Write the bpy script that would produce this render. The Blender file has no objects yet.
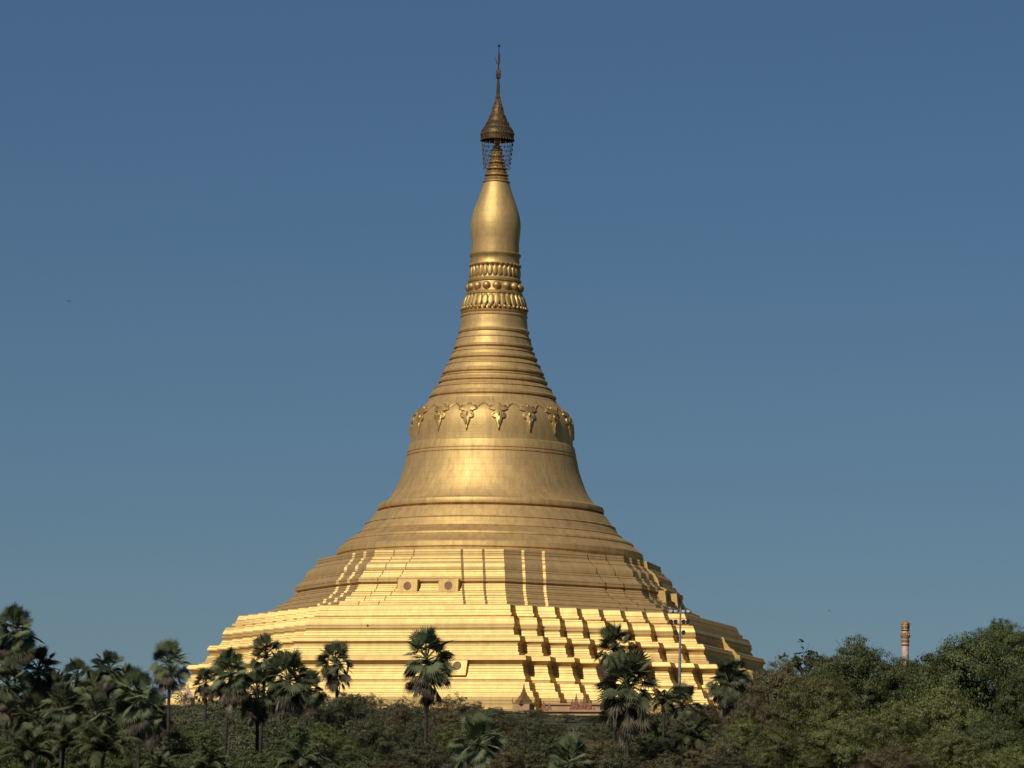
import bpy, bmesh, math, random
import numpy as np
from mathutils import Vector, Matrix
C = bpy.context
SC = C.scene
rad = math.radians

# ------------------------------------------------------------------ camera
U = 0.15                      # metres per profile unit of the pagoda
EYE = 1.7
DIST = 4584 * U               # camera to the pagoda's axis
FPX = 4764.28
YAW, PITCH, ROLL = 0.00403, 0.11653, 0.01722
TH = 0.316                    # pagoda is turned 18 degrees
CAMPOS = Vector((0, -DIST, EYE))
_f = Vector((math.sin(YAW)*math.cos(PITCH), math.cos(YAW)*math.cos(PITCH), math.sin(PITCH)))
_r0 = Vector((math.cos(YAW), -math.sin(YAW), 0))
_u0 = _r0.cross(_f)
_r = _r0*math.cos(ROLL) + _u0*math.sin(ROLL)
_u = _u0*math.cos(ROLL) - _r0*math.sin(ROLL)
cd = bpy.data.cameras.new('camera')
cam = bpy.data.objects.new('camera', cd)
SC.collection.objects.link(cam)
M = Matrix.Identity(4)
for i in range(3):
    M[i][0], M[i][1], M[i][2], M[i][3] = _r[i], _u[i], -_f[i], CAMPOS[i]
cam.matrix_world = M
cd.sensor_width = 36
cd.lens = FPX*36/1024
cd.clip_start = 1
cd.clip_end = 30000
SC.camera = cam

# ------------------------------------------------------------------ light
SUN_EL, SUN_AZ = 40, -29.5      # azimuth measured left of the camera's back
sdir = Vector((math.sin(rad(SUN_AZ))*math.cos(rad(SUN_EL)), -math.cos(rad(SUN_AZ))*math.cos(rad(SUN_EL)), math.sin(rad(SUN_EL))))
w = bpy.data.worlds.new('World'); SC.world = w; w.use_nodes = True
nt = w.node_tree
sky = nt.nodes.new('ShaderNodeTexSky'); sky.sky_type = 'NISHITA'; sky.sun_disc = False
sky.sun_elevation = rad(SUN_EL); sky.sun_rotation = math.atan2(sdir.x, sdir.y) % (2*math.pi)
sky.altitude = 0; sky.air_density = 1.1; sky.dust_density = 0.0; sky.ozone_density = 10.0
bg = nt.nodes['Background']; bg.inputs['Strength'].default_value = 0.05
nt.links.new(sky.outputs[0], bg.inputs[0])
sl = bpy.data.lights.new('sun', 'SUN'); sl.energy = 5.0; sl.angle = rad(0.53); sl.color = (1, .95, .86)
so = bpy.data.objects.new('sun', sl); SC.collection.objects.link(so)
so.rotation_euler = (-sdir).to_track_quat('-Z', 'Y').to_euler()
so.location = (0, 0, 300)
SC.view_settings.view_transform = 'Standard'; SC.view_settings.look = 'None'
SC.view_settings.exposure = -0.45; SC.view_settings.gamma = 1; SC.view_settings.use_curve_mapping = False

# ------------------------------------------------------------------ helpers
COL = SC.collection
R = random.Random(7)

def at(px, py, d):
    """World point seen at photo position (px, py), d metres in front of the camera."""
    a = _r*((px-512)/FPX) + _u*((384-py)/FPX) + _f
    return CAMPOS + a*(d/a.y)

def empty(name, loc, rz=0.0):
    o = bpy.data.objects.new(name, None); COL.objects.link(o)
    o.location = loc; o.rotation_euler = (0, 0, rz); o.empty_display_size = .5
    return o

def link(name, me, mat, parent=None, sharp=None):
    o = bpy.data.objects.new(name, me); COL.objects.link(o)
    if mat is not None and not me.materials:
        for m in (mat if isinstance(mat, (list, tuple)) else [mat]): me.materials.append(m)
    if sharp is not None:
        me.polygons.foreach_set('use_smooth', [True]*len(me.polygons))
        me.set_sharp_from_angle(angle=rad(sharp))
    if parent: o.parent = parent
    return o

def tag(o, label=None, cat=None, group=None, kind=None):
    if label: o['label'] = label
    if cat: o['category'] = cat
    if group: o['group'] = group
    if kind: o['kind'] = kind
    return o

class MB:
    """Collects vertices and faces for ONE mesh."""
    def __init__(s): s.v = []; s.f = []
    def add(s, vs, fs):
        n = len(s.v); s.v += [tuple(p) for p in vs]; s.f += [tuple(i+n for i in q) for q in fs]
    def box(s, c, d, mat=None):
        x, y, z = d[0]/2, d[1]/2, d[2]/2
        vs = [Vector((c[0]+i*x, c[1]+j*y, c[2]+k*z)) for i in (-1, 1) for j in (-1, 1) for k in (-1, 1)]
        if mat: vs = [mat @ p for p in vs]
        s.add(vs, [(0,1,3,2),(4,6,7,5),(0,4,5,1),(2,3,7,6),(0,2,6,4),(1,5,7,3)])
    def tube(s, pts, rs, n=8, cap=True):
        pts = [Vector(p) for p in pts]; k = len(pts)
        vs = []; fs = []
        for i, p in enumerate(pts):
            t = (pts[min(i+1, k-1)]-pts[max(i-1, 0)]).normalized()
            a = t.cross(Vector((0.12, 1, 0.05)) if abs(t.y) < .9 else Vector((1, 0, .1))).normalized(); b = t.cross(a)
            for j in range(n):
                an = 2*math.pi*j/n
                vs.append(p+(a*math.cos(an)+b*math.sin(an))*rs[i])
        for i in range(k-1):
            for j in range(n):
                fs.append((i*n+j, i*n+(j+1) % n, (i+1)*n+(j+1) % n, (i+1)*n+j))
        if cap: fs += [tuple(range(n-1, -1, -1)), tuple(range((k-1)*n, k*n))]
        s.add(vs, fs)
    def lathe(s, prof, n=32, c=(0, 0, 0), sc=1.0, cap=True):
        vs = []; fs = []
        for r, z in prof:
            for j in range(n):
                a = 2*math.pi*j/n
                vs.append((c[0]+r*sc*math.cos(a), c[1]+r*sc*math.sin(a), c[2]+z*sc))
        for i in range(len(prof)-1):
            for j in range(n):
                fs.append((i*n+(j+1) % n, i*n+j, (i+1)*n+j, (i+1)*n+(j+1) % n))
        if cap: fs += [tuple(range(n)), tuple(range(len(prof)*n-1, (len(prof)-1)*n-1, -1))]
        s.add(vs, fs)
    def ball(s, c, r, mat=None, nu=10, nv=6):
        """ellipsoid, r = (rx, ry, rz), placed through mat"""
        c = Vector(c); vs = [Vector((0, 0, r[2]))]; fs = []
        for i in range(1, nv):
            ph = math.pi*i/nv
            for j in range(nu):
                a = 2*math.pi*j/nu
                vs.append(Vector((r[0]*math.sin(ph)*math.cos(a), r[1]*math.sin(ph)*math.sin(a), r[2]*math.cos(ph))))
        vs.append(Vector((0, 0, -r[2])))
        for j in range(nu): fs.append((0, 1+j, 1+(j+1) % nu))
        for i in range(nv-2):
            for j in range(nu):
                a = 1+i*nu; fs.append((a+j, a+nu+j, a+nu+(j+1) % nu, a+(j+1) % nu))
        e = len(vs)-1; a = 1+(nv-2)*nu
        for j in range(nu): fs.append((a+(j+1) % nu, a+j, e))
        vs = [c+p for p in vs]
        if mat: vs = [mat @ p for p in vs]
        s.add(vs, fs)
    def mesh(s, name):
        me = bpy.data.meshes.new(name); me.from_pydata(s.v, [], s.f); me.update(); return me
    def build(s, name, mat, parent=None, sharp=None):
        return link(name, s.mesh(name), mat, parent, sharp)

# ------------------------------------------------------------------ materials
def new_mat(name):
    m = bpy.data.materials.new(name); m.use_nodes = True
    return m, m.node_tree, m.node_tree.nodes['Principled BSDF']

def noise_mix(nt, c1, c2, scale, detail=4, lo=.35, hi=.65, coord='Object', stretch=None):
    tc = nt.nodes.new('ShaderNodeTexCoord'); n = nt.nodes.new('ShaderNodeTexNoise')
    n.inputs['Scale'].default_value = scale; n.inputs['Detail'].default_value = detail
    if stretch:
        mp = nt.nodes.new('ShaderNodeMapping'); mp.inputs['Scale'].default_value = stretch
        nt.links.new(tc.outputs[coord], mp.inputs[0]); nt.links.new(mp.outputs[0], n.inputs['Vector'])
    else:
        nt.links.new(tc.outputs[coord], n.inputs['Vector'])
    r = nt.nodes.new('ShaderNodeValToRGB')
    r.color_ramp.elements[0].position = lo; r.color_ramp.elements[1].position = hi
    r.color_ramp.elements[0].color = (*c1, 1); r.color_ramp.elements[1].color = (*c2, 1)
    nt.links.new(n.outputs['Fac'], r.inputs[0])
    return r, n

def gold_mat(name, dif, glo, rough=(.5, .6), share=.62, bump=.2, course=.95, stain=.25, seam=.10):
    """gilded plaster: warm matt ground under a yellow half-gloss gilding, laid in courses of plates, with faint run-off stains"""
    m, nt, b = new_mat(name); nd = nt.nodes; lk = nt.links.new
    def N(t, **kw):
        n = nd.new(t)
        for k, v in kw.items(): setattr(n, k, v)
        return n
    def math_(op, a, bv=None, c=None):
        n = N('ShaderNodeMath', operation=op)
        for i, v in enumerate((a, bv, c)):
            if v is None: continue
            if isinstance(v, (int, float)): n.inputs[i].default_value = v
            else: lk(v, n.inputs[i])
        return n.outputs[0]
    tc = N('ShaderNodeTexCoord'); sx = N('ShaderNodeSeparateXYZ'); lk(tc.outputs['Object'], sx.inputs[0])
    z = math_('DIVIDE', sx.outputs[2], course); row = math_('FLOOR', z); fz = math_('FRACT', z)
    ang = math_('ARCTAN2', sx.outputs[1], sx.outputs[0])
    col = math_('ADD', math_('MULTIPLY', ang, 34.0), math_('MULTIPLY', row, .37)); cf = math_('FLOOR', col); fc = math_('FRACT', col)
    cb = N('ShaderNodeCombineXYZ'); lk(row, cb.inputs[0]); lk(cf, cb.inputs[1])
    wn = N('ShaderNodeTexWhiteNoise', noise_dimensions='2D'); lk(cb.outputs[0], wn.inputs['Vector'])
    joint = math_('MAXIMUM', math_('LESS_THAN', fz, .07), math_('MULTIPLY', math_('LESS_THAN', fc, .03), .6))
    n1 = N('ShaderNodeTexNoise'); n1.inputs['Scale'].default_value = .3; n1.inputs['Detail'].default_value = 6; lk(tc.outputs['Object'], n1.inputs['Vector'])
    mp = N('ShaderNodeMapping'); mp.inputs['Scale'].default_value = (1.1, 1.1, .12); lk(tc.outputs['Object'], mp.inputs[0])
    n2 = N('ShaderNodeTexNoise'); n2.inputs['Scale'].default_value = 1.0; n2.inputs['Detail'].default_value = 7; n2.inputs['Roughness'].default_value = .65; lk(mp.outputs[0], n2.inputs['Vector'])
    st = N('ShaderNodeMapRange'); st.inputs['From Min'].default_value = .42; st.inputs['From Max'].default_value = .72; st.inputs['To Min'].default_value = 1.0; st.inputs['To Max'].default_value = 1.0-stain; lk(n2.outputs['Fac'], st.inputs['Value'])
    v = math_('MULTIPLY', st.outputs[0], math_('SUBTRACT', 1.0, math_('MULTIPLY', joint, seam)))
    v = math_('MULTIPLY', v, math_('ADD', .93, math_('MULTIPLY', wn.outputs['Value'], seam*.8)))
    v = math_('MULTIPLY', v, math_('ADD', .88, math_('MULTIPLY', n1.outputs['Fac'], .24)))
    def tint(c):
        h = N('ShaderNodeHueSaturation'); h.inputs['Color'].default_value = (*c, 1); lk(v, h.inputs['Value']); return h.outputs[0]
    d = N('ShaderNodeBsdfDiffuse'); g = N('ShaderNodeBsdfAnisotropic'); mx = N('ShaderNodeMixShader'); mx.inputs[0].default_value = share
    lk(tint(dif), d.inputs['Color']); lk(tint(glo), g.inputs['Color'])
    mr = N('ShaderNodeMapRange'); mr.inputs['To Min'].default_value = rough[0]; mr.inputs['To Max'].default_value = rough[1]
    lk(math_('ADD', math_('MULTIPLY', wn.outputs['Value'], .45), math_('MULTIPLY', n2.outputs['Fac'], .55)), mr.inputs['Value']); lk(mr.outputs[0], g.inputs['Roughness'])
    n3 = N('ShaderNodeTexNoise'); n3.inputs['Scale'].default_value = 1.5; n3.inputs['Detail'].default_value = 5; lk(tc.outputs['Object'], n3.inputs['Vector'])
    hgt = math_('SUBTRACT', math_('ADD', n3.outputs['Fac'], math_('MULTIPLY', wn.outputs['Value'], .25)), math_('MULTIPLY', joint, .35))
    bp = N('ShaderNodeBump'); bp.inputs['Strength'].default_value = bump; bp.inputs['Distance'].default_value = .12
    lk(hgt, bp.inputs['Height']); lk(bp.outputs[0], d.inputs['Normal']); lk(bp.outputs[0], g.inputs['Normal'])
    lk(d.outputs[0], mx.inputs[1]); lk(g.outputs[0], mx.inputs[2]); lk(mx.outputs[0], nd['Material Output'].inputs['Surface'])
    nd.remove(b)
    return m

def plain(name, c1, c2, scale=1.0, rough=.8, metal=0.0, bump=0, spec=.3):
    m, nt, b = new_mat(name)
    r, n = noise_mix(nt, c1, c2, scale)
    nt.links.new(r.outputs[0], b.inputs['Base Color'])
    b.inputs['Roughness'].default_value = rough; b.inputs['Metallic'].default_value = metal
    b.inputs['Specular IOR Level'].default_value = spec
    if bump:
        bp = nt.nodes.new('ShaderNodeBump'); bp.inputs['Strength'].default_value = bump
        nt.links.new(n.outputs['Fac'], bp.inputs['Height']); nt.links.new(bp.outputs[0], b.inputs['Normal'])
    return m

def leaf_mat(name, c1, c2, c3, spec=.25, rough=.6, trans=.0):
    """foliage: colour differs from leaf to leaf and from clump to clump"""
    m, nt, b = new_mat(name)
    g = nt.nodes.new('ShaderNodeNewGeometry'); r = nt.nodes.new('ShaderNodeValToRGB')
    r.color_ramp.elements[0].color = (*c1, 1); r.color_ramp.elements[1].color = (*c3, 1)
    e = r.color_ramp.elements.new(.5); e.color = (*c2, 1)
    nt.links.new(g.outputs['Random Per Island'], r.inputs[0])
    oi = nt.nodes.new('ShaderNodeObjectInfo')
    hs = nt.nodes.new('ShaderNodeHueSaturation')
    mr = nt.nodes.new('ShaderNodeMapRange'); mr.inputs['To Min'].default_value = .75; mr.inputs['To Max'].default_value = 1.25
    nt.links.new(oi.outputs['Random'], mr.inputs['Value']); nt.links.new(mr.outputs[0], hs.inputs['Value'])
    mh = nt.nodes.new('ShaderNodeMapRange'); mh.inputs['To Min'].default_value = .485; mh.inputs['To Max'].default_value = .51
    nt.links.new(oi.outputs['Random'], mh.inputs['Value']); nt.links.new(mh.outputs[0], hs.inputs['Hue'])
    nt.links.new(r.outputs[0], hs.inputs['Color']); nt.links.new(hs.outputs[0], b.inputs['Base Color'])
    b.inputs['Roughness'].default_value = rough; b.inputs['Specular IOR Level'].default_value = spec
    return m

MT = {}
MT['gold'] = gold_mat('gilded_plaster', (.64, .395, .185), (.68, .475, .17), (.54, .64), .62, .22)
MT['gold_pale'] = gold_mat('pale_gilded_plaster', (.67, .41, .215), (.66, .495, .17), (.54, .62), .62, .10, .8, .16, .05)
MT['window'] = plain('brown_window_disc', (.20, .11, .06), (.26, .15, .085), 2)
MT['gold_dull'] = gold_mat('gilded_relief', (.46, .285, .12), (.68, .47, .165), (.48, .58), .62, .15, 3.0, .35)
MT['bronze'] = gold_mat('bronze_filigree', (.085, .055, .032), (.20, .135, .065), (.42, .58), .6, .8, .5, .5)
MT['dark'] = plain('dark_opening', (.05, .028, .02), (.09, .05, .03), 2)
MT['iron'] = plain('dark_iron', (.03, .03, .035), (.06, .055, .05), 3, .5, .6)
MT['stone'] = plain('tan_plaster', (.36, .21, .11), (.46, .28, .14), .8, .75, 0, .1)
MT['red'] = plain('red_paint', (.22, .085, .045), (.30, .14, .075), 3, .6)
MT['pink'] = plain('pinkish_stone', (.55, .36, .27), (.68, .48, .38), 2, .8)
MT['ochre'] = gold_mat('ochre_gilding', (.34, .19, .075), (.48, .29, .10), (.4, .55), .4, .3, .5, .4)
MT['steel'] = plain('galvanised_steel', (.17, .17, .16), (.25, .25, .24), 2, .6, .2)
MT['lens'] = plain('lamp_glass', (.75, .75, .75), (.85, .85, .85), 2, .15, .6)
MT['bark'] = plain('palm_bark', (.028, .023, .018), (.060, .048, .036), 3, .9, 0, .4)
MT['bark2'] = plain('tree_bark', (.06, .045, .03), (.12, .09, .065), 2, .9, 0, .4)
MT['fan'] = leaf_mat('fan_frond', (.040, .052, .023), (.076, .092, .040), (.140, .150, .072), .2, .6)
MT['dead'] = leaf_mat('dry_frond', (.055, .042, .026), (.105, .083, .052), (.20, .165, .115), .15, .75)
MT['feather'] = leaf_mat('feather_frond', (.036, .048, .018), (.066, .078, .030), (.115, .115, .048), .2, .6)
MT['leafA'] = leaf_mat('dark_leaf', (.028, .040, .012), (.064, .082, .022), (.122, .136, .040))
MT['leafB'] = leaf_mat('olive_leaf', (.043, .050, .014), (.094, .099, .028), (.165, .158, .047))
MT['leafC'] = leaf_mat('dusty_leaf', (.046, .038, .017), (.090, .074, .031), (.150, .120, .052))
MT['leafD'] = leaf_mat('dull_leaf', (.038, .043, .018), (.066, .068, .030), (.105, .098, .046))
MT['bird'] = plain('bird_feathers', (.02, .02, .022), (.035, .035, .04), 5)

# ------------------------------------------------------------------ ground
_gd = [(-9e9, 0), (230, 0), (350, 6), (430, 12), (520, 20), (600, 28.5), (640, 32.6), (760, 32.6), (900, 22), (1300, 5), (9e9, 5)]
def ground_z(x, y):
    d = y + DIST
    for i in range(len(_gd)-1):
        if _gd[i][0] <= d <= _gd[i+1][0]:
            t = (d-_gd[i][0])/(_gd[i+1][0]-_gd[i][0]); break
    t = t if i in (0, len(_gd)-2) else t
    z = _gd[i][1] + (_gd[i+1][1]-_gd[i][1])*t
    k = max(0.0, min(1.0, (abs(x)-160)/400.0)); k = k*k*(3-2*k)
    return z*(1-k*.75)

def axis_vals(fine0, fine1, step, far):
    a = list(np.arange(fine0, fine1+.1, step))
    e = step
    lo = [fine0]; hi = [fine1]
    while lo[-1] > -far: e *= 1.5; lo.append(lo[-1]-e)
    e = step
    while hi[-1] < far: e *= 1.5; hi.append(hi[-1]+e)
    return lo[:0:-1] + a + hi[1:]
xs = axis_vals(-280, 280, 14, 12000); ys = axis_vals(-500, 240, 10, 12000)
gm = MB(); rg = random.Random(3)
vs = [(x, y, ground_z(x, y) + (rg.uniform(-.25, .25) if abs(x) < 280 and -480 < y < -80 else 0)) for y in ys for x in xs]
nx = len(xs)
gm.add(vs, [(j*nx+i, j*nx+i+1, (j+1)*nx+i+1, (j+1)*nx+i) for j in range(len(ys)-1) for i in range(nx-1)])
MT['ground'] = plain('hill_ground', (.035, .038, .018), (.07, .062, .035), .05, .95, 0, .2)
tag(gm.build('ground', MT['ground'], None, 60), kind='structure')

# ------------------------------------------------------------------ the pagoda
pag = empty('golden_pagoda', (0, 0, EYE), -TH)
# local frame: front normal is -Y, along the front is +X; heights and radii in units of U
tag(pag, 'huge gilded bell-shaped pagoda with stepped octagonal terraces and ringed spire', 'pagoda')

def sweep(polys, name, mat, parent, closed_top=False):
    """polys: list of (points, z) with the same number of points -> one skin"""
    m = MB(); n = len(polys[0][0])
    for pts, z in polys: m.v += [(x*U, y*U, z*U) for x, y in pts]
    for i in range(len(polys)-1):
        for j in range(n):
            m.f.append((i*n+j, i*n+(j+1) % n, (i+1)*n+(j+1) % n, (i+1)*n+j))
    return m.build(name, mat, parent)

def four(quad):
    """quad: (t, n) points of the front face's right half and its corner, n outward; repeats it on four sides"""
    out = []
    for k in range(4):
        for t, n in quad:
            x, y = t, -n                     # front = -Y
            for _ in range(k): x, y = -y, x  # turn left: front -> right
            out.append((x, y))
    return out

N = 8
def redent(D, cut):
    a = cut/N; H = D-cut; q = []
    q.append((-0.0, D))
    for k in range(N+1):
        q.append((H+k*a, D-k*a))
        if k < N: q.append((H+k*a, D-(k+1)*a))
    return q

def facet8(D):
    """octagon; every face steps out twice towards its middle"""
    e, s = 1.9, 18.6
    h = math.tan(math.pi/8)*D
    half = [(h-2*e-2*s, D+2*e), (h-e-2*s, D+e), (h-e-s, D+e), (h-s, D), (h, D)]
    pts = []
    for k in range(8):
        an = k*math.pi/4
        row = [(-t, n) for t, n in half[:4][::-1]] + half
        for t, n in row:
            # k-th face: turned about the axis
            x, y = t, -n
            c, sn = math.cos(an), math.sin(an)
            pts.append((x*c-y*sn, x*sn+y*c))
    return pts

def cut_at(z):
    return float(np.interp(z, [208, 254, 272, 292, 305], [147.5, 141, 136, 132.8, 129]))

low = [(200, 307), (221, 306.4), (221.8, 305.6), (223.0, 303.0), (225.0, 298.6), (226.8, 298.2), (227.6, 296.0), (226.9, 295.4), (226.9, 294.7),
       (232.0, 294.1), (233.5, 290.8), (234.8, 288.2), (235.3, 284.0), (234.4, 283.4), (234.3, 281.9), (235.2, 281.5), (237.0, 277.2), (241.8, 276.9), (243.4, 276.6), (244.6, 276.2),
       (246.7, 272.4), (246.9, 271.2), (245.4, 270.8), (244.9, 268.6), (245.1, 266.8), (246.4, 266.4), (248.8, 260.8), (250.8, 260.4), (251.4, 257.9), (258.6, 257.4), (261.0, 257.0),
       (262.9, 253.8), (263.1, 252.8), (260.2, 252.3), (258.9, 249.8), (259.0, 247.6), (260.2, 247.2), (262.7, 240.6), (263.6, 240.3), (264.4, 238.2), (265.4, 237.9), (266.6, 235.2), (266.2, 234.4), (266.3, 232.6),
       (271.8, 232.2), (275.4, 224.2), (278.6, 223.9), (281.2, 218.6), (283.4, 218.2), (283.8, 209.4), (287, 208.8), (287.4, 203)]
def grooved(prof):
    """a thin recessed line across every tall sloping panel"""
    out = [prof[0]]
    for (n0, z0), (n1, z1) in zip(prof, prof[1:]):
        if z0-z1 > 3.2 and n1 > n0 and (n1-n0) < (z0-z1):
            for t in ((.34, .72) if z0-z1 > 5 else (.42,)):
                p = lambda q: (n0+(n1-n0)*q, z0+(z1-z0)*q)
                e = .22/(z0-z1); a_, b_ = p(t-e), p(t+e)
                out += [a_, (a_[0]-.55, a_[1]-.05), (b_[0]-.45, b_[1]+.05), (b_[0]+.15, b_[1])]
        out.append((n1, z1))
    return out
low = grooved(low)
lower = sweep([(four(redent(D, cut_at(z))), z) for D, z in low], 'lower_terrace', MT['gold_pale'], pag)

upp = [(140, 363.2), (156.3, 362.6), (157.3, 356.4), (159.2, 355.9), (160.2, 354.0), (159.8, 353.4), (161.6, 352.9), (162.6, 351.0), (164.6, 350.6), (166.4, 348.4), (167.2, 345.6),
       (167.3, 343.2), (166.6, 342.6), (170.0, 342.2), (171.8, 338.2), (173.4, 337.9), (174.4, 335.8), (176.8, 335.4), (177.1, 331.3), (174.4, 330.7), (174.0, 329.4), (176.4, 329.0), (179.0, 323.9), (180.4, 323.6), (180.9, 322.2), (180.3, 321.6),
       (184.2, 321.2), (185.9, 317.9), (187.6, 317.5), (187.4, 316.9), (191.8, 316.4), (193.6, 312.4), (198.6, 311.8), (200.2, 311.4), (201.2, 307.6), (203, 306)]
upp = grooved(upp)
upper = sweep([(facet8(D-3.2), z) for D, z in upp], 'upper_terrace', MT['gold_pale'], pag)

def rings(lo, hi, lip=1.3):
    return lo
bell_prof = [(146.8, 361.5), (147.0, 366.5), (148.2, 367.2), (147.6, 371.6), (146.0, 373.4), (145.2, 373.7), (138.6, 379.2), (138.9, 380.0), (137.8, 381.9), (136.2, 382.6), (135.0, 382.8), (127.4, 387.6),
             (127.8, 388.3), (126.6, 389.2), (125.0, 389.3), (120.6, 396.6), (121.2, 397.3), (120.0, 398.2), (118.4, 398.3), (112.2, 407.2), (111.0, 408.6), (107.6, 409.4), (106.6, 410.3), (107.0, 411.0), (109.4, 411.4), (109.6, 414.0),
             (108.6, 416.4), (106.4, 417.6), (102.0, 418.4), (99.4, 421.0), (94.2, 428.4), (90.6, 436.0), (87.4, 444.4), (84.6, 453.0), (82.9, 461.6), (82.5, 463.2), (81.6, 463.5), (81.6, 464.3), (82.2, 464.6), (81.9, 466.4), (81.1, 466.7), (81.1, 467.5), (81.6, 467.8),
             (80.4, 473.4), (79.7, 475.2), (78.6, 476.0), (78.3, 480.0), (78.2, 486.0), (78.0, 491.0), (77.3, 497.0), (75.6, 502.4), (73.4, 506.0), (70.2, 510.0), (66.6, 513.4), (63.6, 516.4), (62.2, 518.0)]
m = MB(); m.lathe(bell_prof, 192, sc=U, cap=False)
bell = m.build('bell', MT['gold'], pag, 28)

# ringed cone above the bell: swelling bands, each ending in a lip
def band(r0, z0, r1, z1, lip, out):
    """from bottom (r0,z0) to top (r1,z1): lip at the foot, bulging band above"""
    p = [(r0-.2, z0-1.6), (r0+lip*.2, z0-1.0), (r0+lip, z0-.4), (r0+lip, z0+1.2), (r0+lip*.3, z0+1.9)]
    for i in range(1, 6):
        t = i/6.0
        p.append((r0+(r1-r0)*t + out*math.sin(math.pi*t), z0+1.9+(z1-1.7-z0-1.9)*t))
        if i == 3:
            rr, zz = p[-1]; p += [(rr-.1, zz+.1), (rr+.55, zz+.5), (rr+.5, zz+1.2), (rr-.4, zz+1.4)]
    return p
lv = [(61.2, 522.5), (52.6, 537.0), (48.9, 545.6), (42.4, 559.8), (38.2, 570.8), (33.9, 586.5)]
prof = [(62.6, 517.6), (61.6, 519.6)]
for i in range(len(lv)-1):
    prof += band(lv[i][0]-1.2, lv[i][1], lv[i+1][0]-1.2, lv[i+1][1], 1.6, 1.0 if i != 1 and i != 3 else .5)
prof += [(33.4, 584.8), (34.4, 585.4), (34.7, 587.2), (33.4, 588.2), (32.6, 590.0), (32.4, 594.0), (32.0, 598.5), (31.8, 600.5), (32.4, 601.0), (32.6, 602.2), (31.6, 603.2)]
m = MB(); m.lathe(prof, 128, sc=U, cap=False)
m.build('ringed_cone', MT['gold'], pag, 32)

# lotus and bead mouldings
def petals(m, n, r0, z0, r1, z1, w, depth, ph=0):
    for k in range(n):
        an = 2*math.pi*(k+ph)/n
        mt = Matrix.Rotation(an, 4, 'Z')
        L = math.hypot(r1-r0, z1-z0)
        tilt = math.atan2(r1-r0, z1-z0)
        loc = mt @ Matrix.Translation(((r0+r1)/2*U, 0, (z0+z1)/2*U)) @ Matrix.Rotation(tilt, 4, 'Y')
        m.ball((0, 0, 0), (depth*U, w*U, L*.56*U), loc, 8, 8)
core = [(31.4, 603.0), (32.2, 604.6), (32.3, 605.8), (30.6, 606.6), (30.8, 608), (28.4, 612), (26.8, 620.6), (26.4, 622.0), (27.4, 622.6), (27.4, 624.4), (25.8, 625.4), (25.2, 627.4), (25.2, 633), (24.6, 634.6), (25.8, 635.2), (26.0, 637.0), (24.8, 638.0), (23.6, 640), (23.4, 649.8), (24.4, 650.6), (24.8, 652.0), (23.8, 653.4), (23.6, 657.6), (23.9, 659.6), (24.9, 661.0), (25.0, 662.6), (23.6, 663.6)]
lm = MB(); lm.lathe(core, 96, sc=U, cap=False)
petals(lm, 32, 31.2, 609.0, 27.2, 621.6, 2.9, 1.9)
for k in range(40):
    an = 2*math.pi*k/40
    lm.ball((31.8*U*math.cos(an), 31.8*U*math.sin(an), 608.6*U), (1.7*U, 1.7*U, 1.7*U), None, 8, 6)
petals(lm, 30, 24.0, 639.0, 23.6, 649.6, 2.5, 1.5)
for k in range(32):
    an = 2*math.pi*k/32
    lm.ball((24.6*U*math.cos(an), 24.6*U*math.sin(an), 651.4*U), (1.2*U, 1.5*U, 1.3*U), None, 8, 5)
lot = lm.build('lotus_moulding', MT['gold_dull'], pag, 40)
for k in range(16):
    an = 2*math.pi*k/16
    b = MB(); b.ball((24.6*U*math.cos(an), 24.6*U*math.sin(an), 629.8*U), (4.2*U, 4.2*U, 4.1*U), None, 14, 10)
    b.build('bead', MT['gold_dull'], lot, 60)

bud = [(23.0, 663.4), (23.1, 668.0), (23.1, 674.3), (23.6, 679.5), (24.1, 684.6), (24.4, 690.0), (24.1, 694.9), (23.2, 700.0), (21.8, 705.1), (20.0, 710.4), (18.2, 715.6), (16.3, 720.8), (14.7, 725.6), (13.5, 729.6), (12.6, 732.6), (12.5, 733.2)]
m = MB(); m.lathe(bud, 96, sc=U, cap=False); m.build('tapering_bud', MT['gold'], pag, 40)
fin = [(12.4, 732.8)]
for r0, z0, r1, z1 in [(13.2, 734.0, 11.4, 740.4), (11.5, 740.7, 9.8, 746.8), (9.9, 747.1, 8.1, 753.1), (8.2, 753.4, 6.7, 759.2), (6.8, 759.5, 5.2, 765.6), (5.3, 765.9, 3.8, 772)]:
    fin += [(r0-2.0, z0-.9), (r0-.2, z0-.5), (r0+.3, z0), (r0-.2, z0+.8), (r0-2.0, z0+1.2), ((r0+r1)/2-.5, (z0+z1)/2+.4), (r1-1.4, z1-1.6), (r1-2.2, z1-.9)]
fin += [(3.2, 772.4), (3.2, 777)]
m = MB(); m.lathe(fin, 64, sc=U, cap=False); m.build('finial_rings', MT['gold_dull'], pag, 30)

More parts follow.
